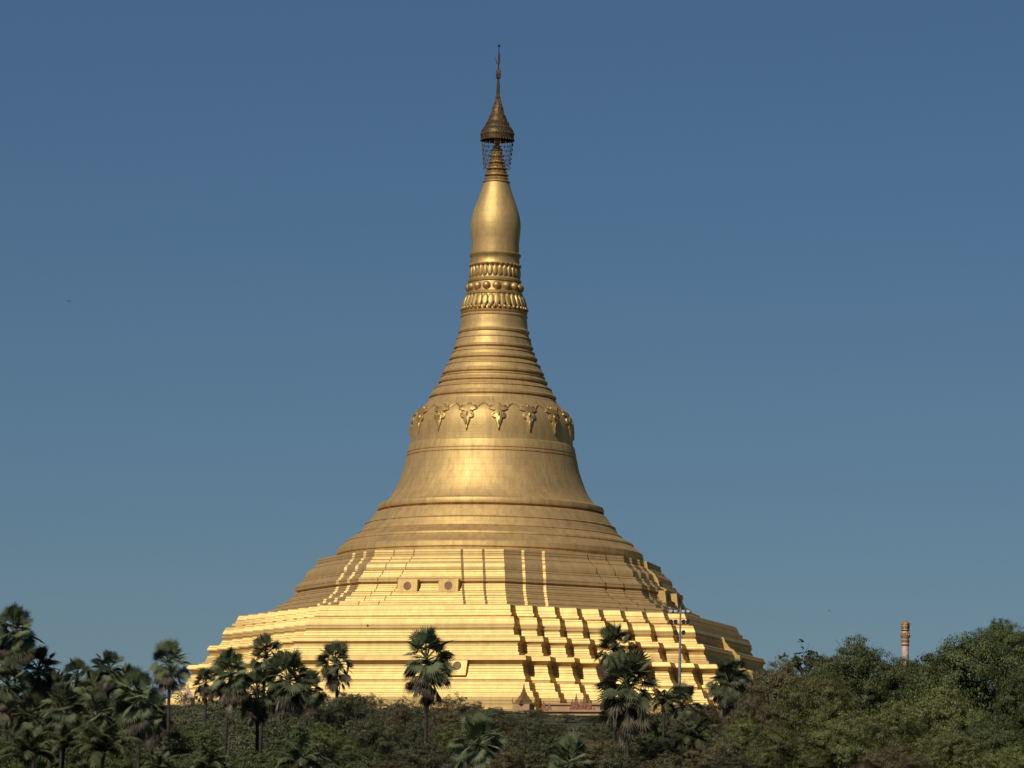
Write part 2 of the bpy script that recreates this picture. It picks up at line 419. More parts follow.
# the crowning umbrella, its hanging bells, vane and orb
hti = [(15.0, 775.6), (16.3, 775.2), (16.5, 776.4), (16.0, 778.6), (16.4, 780.0), (16.3, 782.6), (15.2, 785.4), (14.2, 786.2), (13.4, 787.6), (12.4, 789.2), (11.4, 791.4), (10.4, 792.4), (9.4, 795.0), (8.4, 797.4), (7.4, 799.6), (6.6, 801.0), (5.6, 805.0), (4.6, 809.6), (4.0, 810.6), (3.1, 814.0), (2.3, 816.6), (2.6, 817.6), (1.9, 819.0), (1.5, 821), (1.9, 823.5), (1.5, 826), (1.7, 829), (1.0, 834.5), (1.0, 836)]
m = MB(); m.lathe(hti, 48, sc=U, cap=False)
for i, (r, z, n) in enumerate([(16.4, 775.4, 36), (16.3, 781.6, 36), (13.6, 787.4, 30), (10.6, 792.8, 24), (7.8, 799.2, 18), (5.2, 807.0, 14)]):
    for k in range(n):
        an = 2*math.pi*(k+.5*(i % 2))/n
        m.ball((r*U*math.cos(an), r*U*math.sin(an), z*U), (.55*U, .55*U, 1.0*U), None, 6, 4)
um = m.build('umbrella_crown', MT['bronze'], pag, 35)
# rings of small bells hanging below the rim
for i in range(6):
    z = 772.2-i*4.6; r = 15.3-.5*i
    m = MB()
    pts = [(r*U*math.cos(2*math.pi*k/40), r*U*math.sin(2*math.pi*k/40), z*U) for k in range(41)]
    m.tube(pts, [.16*U]*41, 5)
    for k in range(18):
        an = 2*math.pi*(k+.5*(i % 2))/18; x, y = r*U*math.cos(an), r*U*math.sin(an)
        m.tube([(x, y, z*U), (x*1.01, y*1.01, (z-1.0)*U), (x*1.01, y*1.01, (z-2.0)*U)], [.2*U, .42*U, .7*U], 6)
        m.tube([(x, y, z*U), (x*1.02, y*1.02, (z+4.4)*U)], [.10*U, .10*U], 4)
    m.build('bell_ring', MT['bronze'], um)
m = MB(); m.tube([(0, 0, 834*U), (0, 0, 846*U), (0, 0, 868*U)], [.75*U, .8*U, .55*U], 8)
m.build('spire_rod', MT['bronze'], pag, 40)
m = MB(); m.lathe([(.9, 836.2), (2.1, 836.8), (2.3, 840), (2.2, 844), (1.0, 845.6)], 20, sc=U); m.build('rod_collar', MT['bronze'], pag, 40)
m = MB(); m.ball((0, 0, 869*U), (1.35*U, 1.35*U, 1.5*U), None, 12, 8); m.build('crowning_orb', MT['iron'], pag, 60)
m = MB()   # weather vane: a flag plate with a notched tail on its sleeve
prv = [(-.6, 851.4), (-2.9, 858.6), (-2.4, 856.2), (-1.4, 851.6), (-.5, 850.2), (1.0, 850.6), (1.1, 858), (.6, 862.2), (.1, 862.2), (-.2, 857)]
k = len(prv); vv = [Vector((x*U*1.4, -.35*U, z*U)) for x, z in prv]+[Vector((x*U*1.4, .35*U, z*U)) for x, z in prv]
rot = Matrix.Rotation(TH, 4, 'Z')
m.add([rot @ p for p in vv], [tuple(range(k)), tuple(range(2*k-1, k-1, -1))]+[(i, i+k, (i+1) % k+k, (i+1) % k) for i in range(k)])
m.build('weather_vane', MT['iron'], pag)

# relief pendants round the shoulder of the bell
def shoulder_r(z):
    zz = [p[1] for p in bell_prof[40:]]; rr = [p[0] for p in bell_prof[40:]]
    return float(np.interp(z, zz, rr))
for k in range(16):
    an = -math.pi/2+2*math.pi*k/16
    m = MB()
    def blob(s, z, rs, rz, rd=1.5, spin=0.0):
        r = shoulder_r(z); sl = math.atan2(shoulder_r(z-1)-shoulder_r(z+1), 2.0)
        mt = Matrix.Rotation(an+s/r, 4, 'Z') @ Matrix.Translation((r*U, 0, z*U)) @ Matrix.Rotation(-sl, 4, 'Y') @ Matrix.Rotation(spin, 4, 'X')
        m.ball((0, 0, 0), (rd*U, rs*U, rz*U), mt, 10, 6)
    half = [(2.0, 511.6), (3.4, 509.2), (6.2, 509.2), (9.6, 506.6), (10.4, 504.6), (7.0, 503.4), (4.4, 504.0), (3.2, 502.8), (5.6, 501.8), (7.6, 499.2), (7.3, 496.0), (5.2, 494.4), (3.5, 495.2), (3.9, 492.4), (2.7, 489.4), (1.3, 486.0), (.6, 482.0)]
    half = [(s_*.9, 499.5+(z_-499.5)*.88) for s_, z_ in half]
    loop = [(0, 510.8)]+half+[(0, 483.0)]+[(-s_, z_) for s_, z_ in half[::-1]]
    def on(s_, z_, lift):
        r = shoulder_r(z_)+lift; q = an+s_/shoulder_r(z_)
        return (r*U*math.cos(q), r*U*math.sin(q), z_*U)
    K = len(loop); cz = 499.0
    vs = [on(s_, z_, -.6) for s_, z_ in loop]+[on(s_, z_, 1.2) for s_, z_ in loop]+[on(s_*.78, cz+(z_-cz)*.9, 1.8) for s_, z_ in loop]
    m.add(vs, [(i, (i+1) % K, (i+1) % K+K, i+K) for i in range(K)]+[(i+K, (i+1) % K+K, (i+1) % K+2*K, i+2*K) for i in range(K)]+[tuple(range(2*K, 3*K))])
    for sg in (-1, 1):
        blob(sg*4.4, 498.4, 1.2, 2.7, 2.2, sg*.9); blob(sg*5.6, 506.6, 2.6, 1.0, 2.1, sg*.3); blob(sg*2.6, 494.2, .9, 2.2, 2.0, -sg*.5)
        m.tube([on(sg*t_, z_, .5) for t_, z_ in ((8.5, 505.6), (10.4, 508.0), (12.4, 509.6), (14.6, 510.2))], [.7*U, .9*U, .9*U, .8*U], 6)
    blob(0, 507.4, 1.1, 2.0, 2.3); blob(0, 499.0, 1.5, 3.2, 2.6); blob(0, 490.5, 1.0, 4.2, 2.1)
    m.build('shoulder_pendant', MT['gold_dull'], pag, 50)

# dormers below the ledges of every side
def dormer(rot, t, n0, n1, zb, zt, wd, rdisc, zdisc, cap, slope=0.0, mat='gold_dull'):
    mt = Matrix.Rotation(rot, 4, 'Z')
    d = MB()
    vs = [(t-wd, -n0, zb), (t+wd, -n0, zb), (t+wd, -n0, zt), (t-wd, -n0, zt), (t-wd, -n1-slope, zb), (t+wd, -n1-slope, zb), (t+wd, -n1, zt), (t-wd, -n1, zt)]
    d.add([mt @ Vector(p)*U for p in vs], [(4, 5, 6, 7), (1, 2, 6, 5), (0, 4, 7, 3), (3, 7, 6, 2), (0, 1, 5, 4), (0, 3, 2, 1)])
    o = d.build('dormer', MT[mat], pag)
    c = MB()
    for (dn, z0, z1, ww) in () if cap is None else ((cap, zt, zt+1.2, wd+.5), (cap+.5, zt+1.2, zt+3.0, wd+.9)):
        vs = [(t-ww, -n0, z0), (t+ww, -n0, z0), (t+ww, -n0, z1), (t-ww, -n0, z1), (t-ww, -n1-dn, z0), (t+ww, -n1-dn, z0), (t+ww, -n1-dn, z1), (t-ww, -n1-dn, z1)]
        c.add([mt @ Vector(p)*U for p in vs], [(4, 5, 6, 7), (1, 2, 6, 5), (0, 4, 7, 3), (3, 7, 6, 2), (0, 1, 5, 4), (0, 3, 2, 1)])
    if c.v: c.build('cornice', MT['gold'], o)
    g = MB(); K = 24
    ring = lambda r, n: [mt @ Vector((t+r*math.cos(2*math.pi*i/K), -n-slope*(zt-zdisc-r*math.sin(2*math.pi*i/K))/(zt-zb), zdisc+r*math.sin(2*math.pi*i/K)))*U for i in range(K)]
    vs = ring(rdisc, n1+.02)+ring(rdisc, n1+.12)+ring(rdisc*.95, n1+.12)+ring(rdisc*.95, n1+.06)
    fs = [(a*K+i, a*K+(i+1) % K, (a+1)*K+(i+1) % K, (a+1)*K+i) for a in range(3) for i in range(K)]+[tuple(range(3*K, 4*K))]
    g.add(vs, fs); g.build('round_window', MT['window'], o)
for k in range(4):
    ro = k*math.pi/2
    for t in (-19.5, 20.5):
        dormer(ro, t, 172, 184.4, 319.0, 332.6, 9.6, 3.9, 326.4, None, 1.6)
    for t in (-58, 57):
        dormer(ro, t, 255, 262.2, 238.6, 253.4, 9.2, 4.1, 247.4, None, 5.4, 'gold_pale')
    # drain holes in the broad band
    for t, dn in ((-40, 0), (88+31, 17.0*2)):
        mt = Matrix.Rotation(ro, 4, 'Z'); g = MB()
        n = (235.2 if dn == 0 else 235.2-2*cut_at(287)/N)
        c0 = mt @ (Vector((t, -n+.5, 286.2))*U); c1 = mt @ (Vector((t, -n-.35, 286.2))*U)
        g.tube([c0, c1], [1.0*U, 1.0*U], 12); g.build('drain_hole', MT['dark'], pag)
# side walls of the stair on the right flank, one thin wall each side, and the ribs above it
def flank_wall(name, prof2, off, th):
    m = MB(); k = len(prof2)
    vs = [Vector((n*U, (off-th)*U, z*U)) for n, z in prof2]+[Vector((n*U, (off+th)*U, z*U)) for n, z in prof2]
    m.add(vs, [tuple(range(k-1, -1, -1)), tuple(range(k, 2*k))]+[(i, (i+1) % k, (i+1) % k+k, i+k) for i in range(k)])
    m.build(name, MT['gold_dull'], pag)
for off in (-5,):
    flank_wall('stair_wall', [(220, 291), (236.5, 289.5), (238, 285), (243, 279), (246, 278), (250, 273), (252.5, 272.5), (253, 262), (258, 259.5), (265.5, 257.6), (266, 240), (220, 240)], off, 2.0)
for off in (-6,):
    flank_wall('flank_rib', [(150, 362), (160.5, 362), (161.5, 355), (168.5, 350), (172.5, 343), (173.5, 338), (180.5, 335), (180.8, 331), (172, 330)], off, 4.0)
# plinth under the terraces
m = sweep([(four(redent(D, 147.5)), z) for D, z in [(287.2, 206), (293, 205.6), (293.4, 203), (296, 202.6), (296.2, 196)]], 'plinth', MT['stone'], pag)

# ------------------------------------------------------------------ small roofs in front of the terrace
def spire_roof(name, px, ptop, pbase, wpx, d, label, mat):
    p = at(px, ptop, d); s = d/FPX
    z0 = ground_z(p.x, p.y); o = empty(name, (p.x, p.y, z0), -TH); tag(o, label, 'pavilion', 'small pavilions round the pagoda foot')
    h = (pbase-ptop)*s; top = p.z-z0; w_ = wpx*s
    m = MB(); body = max(1.2, top-h)
    m.box((0, 0, body/2), (w_*1.02, w_*1.02, body)); m.build('wall', MT['stone'], o)
    m = MB()
    pr = [(1.0, 0), (.94, .07), (.74, .10), (.68, .22), (.52, .26), (.45, .38), (.33, .42), (.26, .55), (.19, .58), (.13, .72), (.09, .75), (.05, .9), (.015, 1.0)]
    m.lathe([(r*w_*.5*1.41, z*h) for r, z in pr], 4, (0, 0, body+.003), 1)
    r = m.build('tiered_roof', mat, o); 
    for a in range(4):
        an = math.pi/2*a; m = MB()
        m.tube([(w_*.62*math.cos(an), w_*.62*math.sin(an), body), (w_*.72*math.cos(an), w_*.72*math.sin(an), body+h*.16), (w_*.66*math.cos(an), w_*.66*math.sin(an), body+h*.34)], [.12, .08, .02], 6)
        m.build('corner_finial', MT['ochre'], o)
    return o
spire_roof('pavilion', 524, 685, 706, 17, 632, 'small tan pavilion with pointed tiered roof at the terrace foot below the golden face', MT['ochre'])
spire_roof('pavilion', 188, 686, 702, 11, 634, 'small pavilion with a slim pinkish spire, at the far left foot of the pagoda', MT['pink'])

def shrine_gate(px, d):
    p = at(px, 712, d); s = d/FPX; z0 = ground_z(p.x, p.y)
    o = empty('shrine_gate', (p.x, p.y, z0), -TH)
    tag(o, 'low entrance hall with red flame finials on its roof, left of the double-crowned palm', 'gatehouse')
    b = p.z-z0
    m = MB(); m.box((0, 1.5, b/2), (64*s, 5, b)); m.box((-9*s, 3.2, b+4*s), (58*s, 3, 8*s)); m.build('wall', MT['stone'], o)
    m = MB()
    m.box((0, 1.5, b+.1), (67*s, 5.6, .25)); m.box((-9*s, 3.2, b+8.6*s), (60*s, 3.5, 1.4*s)); m.build('cornice', MT['stone'], o)
    for fx, h in ((-33, 10), (-27, 8), (-3, 12), (1, 17), (6, 11), (10, 21), (15, 12)):
        m = MB()
        for sg in (-1, 1):
            m.tube([(fx*s+sg*2.2*s, -.9, b+.2), (fx*s+sg*1.5*s, -.9, b+h*s*.5), (fx*s, -.9, b+h*s)], [.11, .10, .03], 5)
        m.tube([(fx*s, -.9, b+.2), (fx*s+.05, -.9, b+h*s*.6), (fx*s, -.9, b+h*s*1.08)], [.2, .14, .03], 5)
        for q in (.3, .55):
            m.ball((fx*s, -.9, b+h*s*q), (.34*(1-q)+.08, .14, .22), None, 8, 5)
        m.build('flame_finial', MT['red'], o)
    return o
shrine_gate(577, 628)

# ------------------------------------------------------------------ floodlight mast
def mast():
    d = 606; s = d/FPX; p = at(680.5, 607.5, d); z0 = ground_z(p.x, p.y)
    o = empty('floodlight_mast', (p.x, p.y, z0), -.12); tag(o, 'tall thin steel mast with three rows of floodlights before the golden steps', 'light mast')
    H = p.z-z0
    m = MB(); m.tube([(0, 0, 0), (0, 0, H*.5), (0, 0, H)], [.24, .19, .10], 10); m.build('pole', MT['steel'], o, 40)
    for (py, offs) in ((611, (-9.5, -4.5, 3.0, 8.0)), (622, (-9, -4.5, 3.5, 7.8)), (632.5, (-4.2, 3.6))):
        z = H-(py-607.5)*s
        m = MB(); m.tube([((min(offs)-1)*s, -.12, z-.25), ((max(offs)+1)*s, -.12, z-.25)], [.06, .06], 6); m.build('crossarm', MT['steel'], o)
        for f in offs:
            x = f*s
            h = MB(); h.tube([(x, .18, z+.12), (x, -.05, z+.1), (x, -.28, z+.04), (x, -.42, z)], [.1, .16, .25, .28], 12)
            h.tube([(x, -.1, z-.25), (x, -.1, z)], [.05, .05], 5)
            ho = h.build('floodlight', MT['iron'] if py > 612 or f in (-4.5, 3.0) else MT['steel'], o, 40)
            g = MB(); g.tube([(x, -.425, z), (x, -.45, z)], [.25, .23], 12); g.build('lens', MT['lens'] if py < 615 else MT['iron'], ho)
mast()

# ------------------------------------------------------------------ pillar with gilded capital on the right
def pillar():
    d = 640; s = d/FPX; top = at(905.5, 621, d); z0 = ground_z(top.x, top.y)
    o = empty('carved_pillar', (top.x, top.y, z0)); tag(o, 'pale pink column with gilded bands and carved capital rising behind the right trees', 'pillar')
    H = top.z-z0
    def Z(py): return H-(py-621)*s
    m = MB(); m.lathe([(.48, 0), (.46, Z(646))], 28); m.box((0, 0, .5), (2.2, 2.2, 1.0)); m.build('shaft', MT['pink'], o, 40)
    def lt(name, mat, pts, n=28):
        m = MB(); m.lathe([(r*s*.9, Z(y)) for r, y in pts], n); return m.build(name, mat, o, 35)
    lt('lower_band', MT['ochre'], [(4.2, 645.8), (4.6, 645.4), (4.7, 644.6), (4.2, 644.2)])
    lt('collar', MT['pink'], [(4.0, 644.15), (4.0, 642.6)])
    lt('middle_band', MT['ochre'], [(4.2, 642.5), (4.7, 642.1), (4.7, 641.2), (4.3, 640.8), (4.6, 640.2), (3.9, 639.8)])
    lt('drum', MT['pink'], [(3.9, 639.7), (4.0, 638.6), (4.1, 638.2)])
    m = MB(); m.lathe([(4.3*s, Z(638.1)), (4.5*s, Z(637)), (3.8*s, Z(635.4)), (4.3*s, Z(633.8)), (4.5*s, Z(633))], 28)
    for k in range(14):
        an = 2*math.pi*k/14; m.ball((4.1*s*math.cos(an), 4.1*s*math.sin(an), Z(635.4)), (.12, .12, .28), None, 6, 5)
    m.build('lotus_band', MT['ochre'], o, 40)
    lt('neck', MT['pink'], [(3.6, 632.9), (3.5, 630.9)])
    m = MB(); m.lathe([(3.9*s, Z(630.8)), (4.5*s, Z(630.2)), (4.3*s, Z(629.4)), (3.4*s, Z(629)), (3.2*s, Z(624)), (2.5*s, Z(622)), (.8*s, Z(621.2))], 20)
    for k in range(4):
        an = math.pi/2*k+.3; c, sn = math.cos(an), math.sin(an)
        m.ball((2.5*s*c, 2.5*s*sn, Z(626.6)), (.27, .27, .42), None, 10, 6); m.ball((2.9*s*c, 2.9*s*sn, Z(624.0)), (.24, .24, .26), None, 10, 6)
        m.ball((3.4*s*c, 3.4*s*sn, Z(624.2)), (.1, .1, .09), None, 6, 5)
        m.tube([(3.2*s*c, 3.2*s*sn, Z(627.6)), (3.5*s*c, 3.5*s*sn, Z(629.3))], [.12, .1], 6)
    m.build('animal_capital', MT['ochre'], o, 50)
pillar()

# ------------------------------------------------------------------ birds
def bird(px, py, d, span, bank, label):
    p = at(px, py, d); o = empty('bird', p, R.uniform(0, 6)); o.rotation_euler = (bank, .2, .15)
    tag(o, label, 'bird', 'birds in the sky')
    m = MB(); h = span/2
    m.tube([(0, -.42*h, .02*h), (0, -.34*h, .05*h), (0, -.15*h, .02*h), (0, .15*h, 0), (0, .38*h, 0), (0, .62*h, .0)], [.02*h, .07*h, .12*h, .11*h, .05*h, .09*h], 8)
    for sg in (-1, 1):
        top = [(sg*.06*h, -.16*h, .04*h), (sg*.42*h, -.26*h, .20*h), (sg*1.0*h, .02*h, .12*h), (sg*.5*h, .10*h, .16*h), (sg*.06*h, .18*h, .03*h)]
        bot = [(x, y, z-.03*h) for x, y, z in top]
        m.add(top+bot, [(0, 1, 2, 3, 4), (9, 8, 7, 6, 5)]+[(i, i+5, (i+1) % 5+5, (i+1) % 5) for i in range(5)])
    m.build('body', MT['bird'], o)
bird(68.7, 301.2, 420, .8, .3, 'dark bird flying alone at the left, larger of the two birds in the sky')
bird(829.5, 611, 520, .5, -.1, 'tiny dark bird flying above the right treetops near the carved pillar')

# ------------------------------------------------------------------ fan palms
def perp(v):
    a = v.cross(Vector((0, 0, 1)))
    if a.length < .05: a = Vector((1, 0, 0))
    return a.normalized()

def fan_leaf(m, org, dirv, pet, rad_, rnd, droop, spread=2.1, nseg=22, face=None):
    """one costapalmate leaf: stalk and a pleated round blade of separate tips"""
    d = dirv.normalized(); side = perp(d); up = side.cross(d)
    mid = org+d*pet*.55+Vector((0, 0, .06*pet)); hub = org+d*pet+Vector((0, 0, -droop*.35*pet))
    m.tube([org, mid, hub], [.022, .015, .010], 4, False)
    ax = (hub-mid).normalized(); ax = (ax+Vector((0, 0, -droop*.6))).normalized()
    side = perp(ax); up = side.cross(ax)
    tw = rnd.uniform(-.9, .9); side, up = side*math.cos(tw)+up*math.sin(tw), up*math.cos(tw)-side*math.sin(tw)
    cup = rnd.uniform(.05, .4)
    n0 = len(m.v); vs = [hub-ax*.05]; fs = []
    for i in range(nseg):
        a0 = -spread+2*spread*i/nseg; a1 = -spread+2*spread*(i+1)/nseg; am = (a0+a1)/2
        def pt(a, r, lift):
            q = ax*math.cos(a)+side*math.sin(a)
            return hub+q*r+up*(lift+cup*(r/rad_)*abs(math.sin(a))*rad_*.5)-Vector((0, 0, droop*.25*r*r/rad_))
        L = rad_*(.82+.18*math.cos(am*.7))*rnd.uniform(.9, 1.07)
        k = len(vs)
        w_ = (a1-a0)*.5*.92; vs += [pt(am-w_, L*.60, 0), pt(am, L*.62, .03*rad_), pt(am+w_, L*.60, 0)]
        tip = pt(am+rnd.uniform(-.05, .05), L*1.06, -.02)-Vector((0, 0, rnd.uniform(0, .14)*rad_*(.4+droop)))
        vs.append(tip)
        fs += [(0, k, k+1), (0, k+1, k+2), (k, k+3, k+1), (k+1, k+3, k+2)]
    m.add(vs, fs)

def make_fan_crown(seed, nlive, ndead):
    """live fans and dead skirt round the origin; overall radius about 1"""
    rnd = random.Random(seed); live = MB(); dead = MB()
    for i in range(nlive):
        az = i*2.39996+rnd.uniform(-.45, .45); t = (i+.5)/nlive
        el = rad(86-130*t**.9+rnd.uniform(-14, 14))
        d = Vector((math.cos(az)*math.cos(el), math.sin(az)*math.cos(el), math.sin(el)))
        pet = rnd.uniform(.40, .66)*(1.08 if t < .3 else 1.0)
        fan_leaf(live, Vector((0, 0, .10-.22*t)), d, pet, rnd.uniform(.36, .47), rnd, (.05+.4*t*t)*rnd.uniform(.7, 1.4), rnd.uniform(1.7, 2.4), 20)
    for i in range(ndead):
        az = i*2.39996+rnd.uniform(-.6, .6); el = rad(rnd.uniform(-80, -8))
        d = Vector((math.cos(az)*math.cos(el), math.sin(az)*math.cos(el), math.sin(el)))
        fan_leaf(dead, Vector((0, 0, -.12-.4*rnd.random()**1.5)), d, rnd.uniform(.3, .62), rnd.uniform(.32, .48), rnd, rnd.uniform(.5, 1.2), rnd.uniform(.6, 1.5), 12)
    return live.mesh('crown'), dead.mesh('dead_skirt')

fan_vars = [make_fan_crown(11+i, n, dd) for i, (n, dd) in enumerate([(38, 22), (46, 30), (34, 18), (42, 28), (50, 40)])]
def trunk_mesh(h, lean, r0, r1, seed, bark=True):
    rnd = random.Random(seed); m = MB(); pts = []; rs = []
    K = 14; bx, by = rnd.uniform(-.25, .25), rnd.uniform(-.25, .25)
    for i in range(K+1):
        t = i/K
        pts.append((lean[0]*(t-1)*1.0+bx*math.sin(math.pi*t), lean[1]*(t-1)+by*math.sin(math.pi*t), h*t))
        rs.append((r0+(r1-r0)*min(1, t*1.6))*(1+.06*rnd.uniform(-1, 1)) if t < .9 else r1*(1+.8*(t-.9)*10*.4))
    m.tube(pts, rs, 9)
    return m.mesh('trunk')

def fan_palm(px, py, rpx, d, var, label, spin=None):
    p = at(px, py, d); z0 = ground_z(p.x, p.y); s = d/FPX
    r = rpx*s*1.17
    o = empty('fan_palm', (p.x, p.y, z0)); tag(o, label, 'palm tree', 'fan palms before the pagoda')
    h = p.z-z0
    t = link('trunk', trunk_mesh(h, (R.uniform(-.5, .5), R.uniform(-.5, .5)), .24, .15, R.random()), MT['bark'], o, 50)
    live, dead = fan_vars[var]
    a = R.uniform(0, 6.28) if spin is None else spin
    c = link('crown', live, MT['fan'], o); c.location = (0, 0, h); c.scale = (r, r, r); c.rotation_euler = (R.uniform(-.12, .12), R.uniform(-.12, .12), a)
    e = link('dead_skirt', dead, MT['dead'], o); e.location = (0, 0, h-.1*r); e.scale = (r*.95, r*.95, r*.85); e.rotation_euler = (0, 0, a+1)
    return o

palms = [
 (16, 634, 24, 436, 4, 'tallest fan palm at the left picture edge, thick skirt of dead fronds'),
 (39, 670, 21, 440, 1, 'fan palm just right of and below the tall palm at the left edge'),
 (8, 686, 23, 430, 3, 'fan palm cut by the left picture edge, under the tallest left palm'),
 (77, 680, 18, 452, 2, 'small dim fan palm between two taller crowns left of the pagoda'),
 (108, 670, 17, 446, 1, 'fan palm with brown hanging fronds, poking above the left grove'),
 (62, 709, 22, 418, 3, 'lower fan palm with pale bare trunk, in the left grove near two feather palms'),
 (137, 700, 25, 414, 4, 'broad fan palm with reddish brown skirt, in front of the left grove'),
 (170, 664, 20, 424, 2, 'slender fan palm on a long bare trunk at the left foot of the golden terrace'),
 (97, 716, 20, 428, 0, 'half hidden fan palm in the left grove between the brown-skirted palm and the bare-trunked one'),
 (30, 716, 22, 422, 1, 'fan palm low in the left grove, under the second palm from the edge'),
 (56, 690, 18, 456, 0, 'dim fan palm behind the second palm from the left edge'),
 (127, 684, 17, 450, 2, 'small fan palm just left of the slender palm, above the brown-skirted one'),
 (92, 694, 20, 448, 3, 'fan palm in the middle of the left grove, below the brown-fronded top'),
 (153, 716, 20, 430, 1, 'fan palm low between the brown-skirted palm and the slender bare trunk'),
 (206, 684, 13, 448, 2, 'smallest fan palm, in front of the left end of the golden terrace'),
 (231, 674, 21, 426, 4, 'fan palm with a long grey skirt, left in the clump before the golden terrace'),
 (266, 655, 18, 442, 2, 'highest fan palm of the clump before the left part of the golden terrace'),
 (257, 692, 22, 432, 0, 'dense dark fan palm in the middle of the clump before the golden terrace'),
 (289, 680, 25, 422, 4, 'big fan palm with heavy dead skirt, right in the clump before the golden terrace'),
 (309, 690, 18, 440, 1, 'dark fan palm at the right rim of the clump before the golden terrace'),
 (336, 664, 19, 446, 0, 'fan palm standing a little right of the clump, over a dark bush'),
 (427, 660, 27, 412, 3, 'lone dark fan palm before the middle of the golden terrace'),
 (615, 648, 21, 440, 2, 'upper, smaller fan palm of the overlapping pair right of the centre'),
 (627, 686, 31, 420, 4, 'large shaggy fan palm, lower one of the overlapping pair right of the centre'),
 (729, 682, 22, 432, 1, 'fan palm at the right foot of the pagoda beside the dusty brown tree'),
 (683, 706, 19, 446, 0, 'ragged low fan palm at the foot of the floodlight mast'),
 (478, 745, 27, 398, 0, 'low fan palm at the bottom edge right of the lone dark palm'),
 (571, 762, 24, 396, 2, 'short fan palm at the bottom edge left of the shaggy pair'),
]
for q in palms: fan_palm(*q)

# ------------------------------------------------------------------ feather palms
def make_feather(seed, nf=16):
    rnd = random.Random(seed); m = MB()
    for i in range(nf):
        az = i*2.39996+rnd.uniform(-.3, .3); t = (i+.5)/nf; el0 = rad(82-62*t+rnd.uniform(-8, 8)); L = rnd.uniform(.85, 1.1)
        pts = []; p = Vector((0, 0, 0)); el = el0; K = 14
        for k in range(K+1):
            pts.append(p.copy()); dv = Vector((math.cos(az)*math.cos(el), math.sin(az)*math.cos(el), math.sin(el)))
            p = p+dv*L/K; el -= (.07+.075*t)*(.4+k/K*1.5)
        m.tube(pts, [.012*(1-.8*k/K)+.002 for k in range(K+1)], 4, False)
        for k in range(2, K+1):
            for sub in (0, .33, .66):
                if k == K and sub > 0: continue
                q = pts[k].lerp(pts[min(k+1, K)], sub); tg = (pts[min(k+1, K)]-pts[k-1]).normalized(); sd = perp(tg)
                l = .26*math.sin(math.pi*(.12+.84*k/K))*rnd.uniform(.85, 1.1)
                for sg in (-1, 1):
                    dd = (sd*sg+tg*.55+Vector((0, 0, -.35-.5*rnd.random()))).normalized()
                    wv = tg*.014
                    m.add([q-wv, q+wv, q+dd*l*.6+wv*.9, q+dd*l+Vector((0, 0, -.03)), q+dd*l*.6-wv*.9], [(0, 1, 2, 3, 4)])
    return m.mesh('crown')
fea = [make_feather(41, 18), make_feather(42, 15), make_feather(43, 20)]
def feather_palm(px, py, rpx, d, var, label):
    p = at(px, py, d); z0 = ground_z(p.x, p.y); r = rpx*d/FPX*1.1; h = max(1.5, p.z-z0)
    o = empty('feather_palm', (p.x, p.y, z0)); tag(o, label, 'palm tree', 'feather palms in the grove')
    link('trunk', trunk_mesh(h, (R.uniform(-.6, .6), R.uniform(-.4, .4)), .2, .13, R.random()), MT['bark'], o, 50)
    c = link('crown', fea[var], MT['feather'], o); c.location = (0, 0, h); c.scale = (r, r, r); c.rotation_euler = (0, 0, R.uniform(0, 6))
for q in [(28, 757, 36, 396, 0, 'feather palm at the bottom left corner with upright fronds'),
          (104, 752, 38, 394, 2, 'wide feather palm with long arching fronds at the bottom left, under the brown-skirted fan palm'),
          (208, 768, 30, 396, 1, 'feather palm at the bottom edge below the long-skirted fan palm'),
          (300, 764, 34, 396, 0, 'yellowish feather palm at the bottom edge below the clump of fan palms'),
          (64, 746, 26, 404, 1, 'small feather palm between two larger ones at the bottom left'),
          (160, 772, 26, 392, 2, 'feather palm tip at the bottom edge under the slender fan palm'),
          (694, 742, 30, 414, 1, 'feather palm in the thicket between the shaggy palm pair and the right fan palm'),
          (664, 704, 20, 440, 0, 'thin upright feather palm just left of the floodlight mast')]:
    feather_palm(*q)

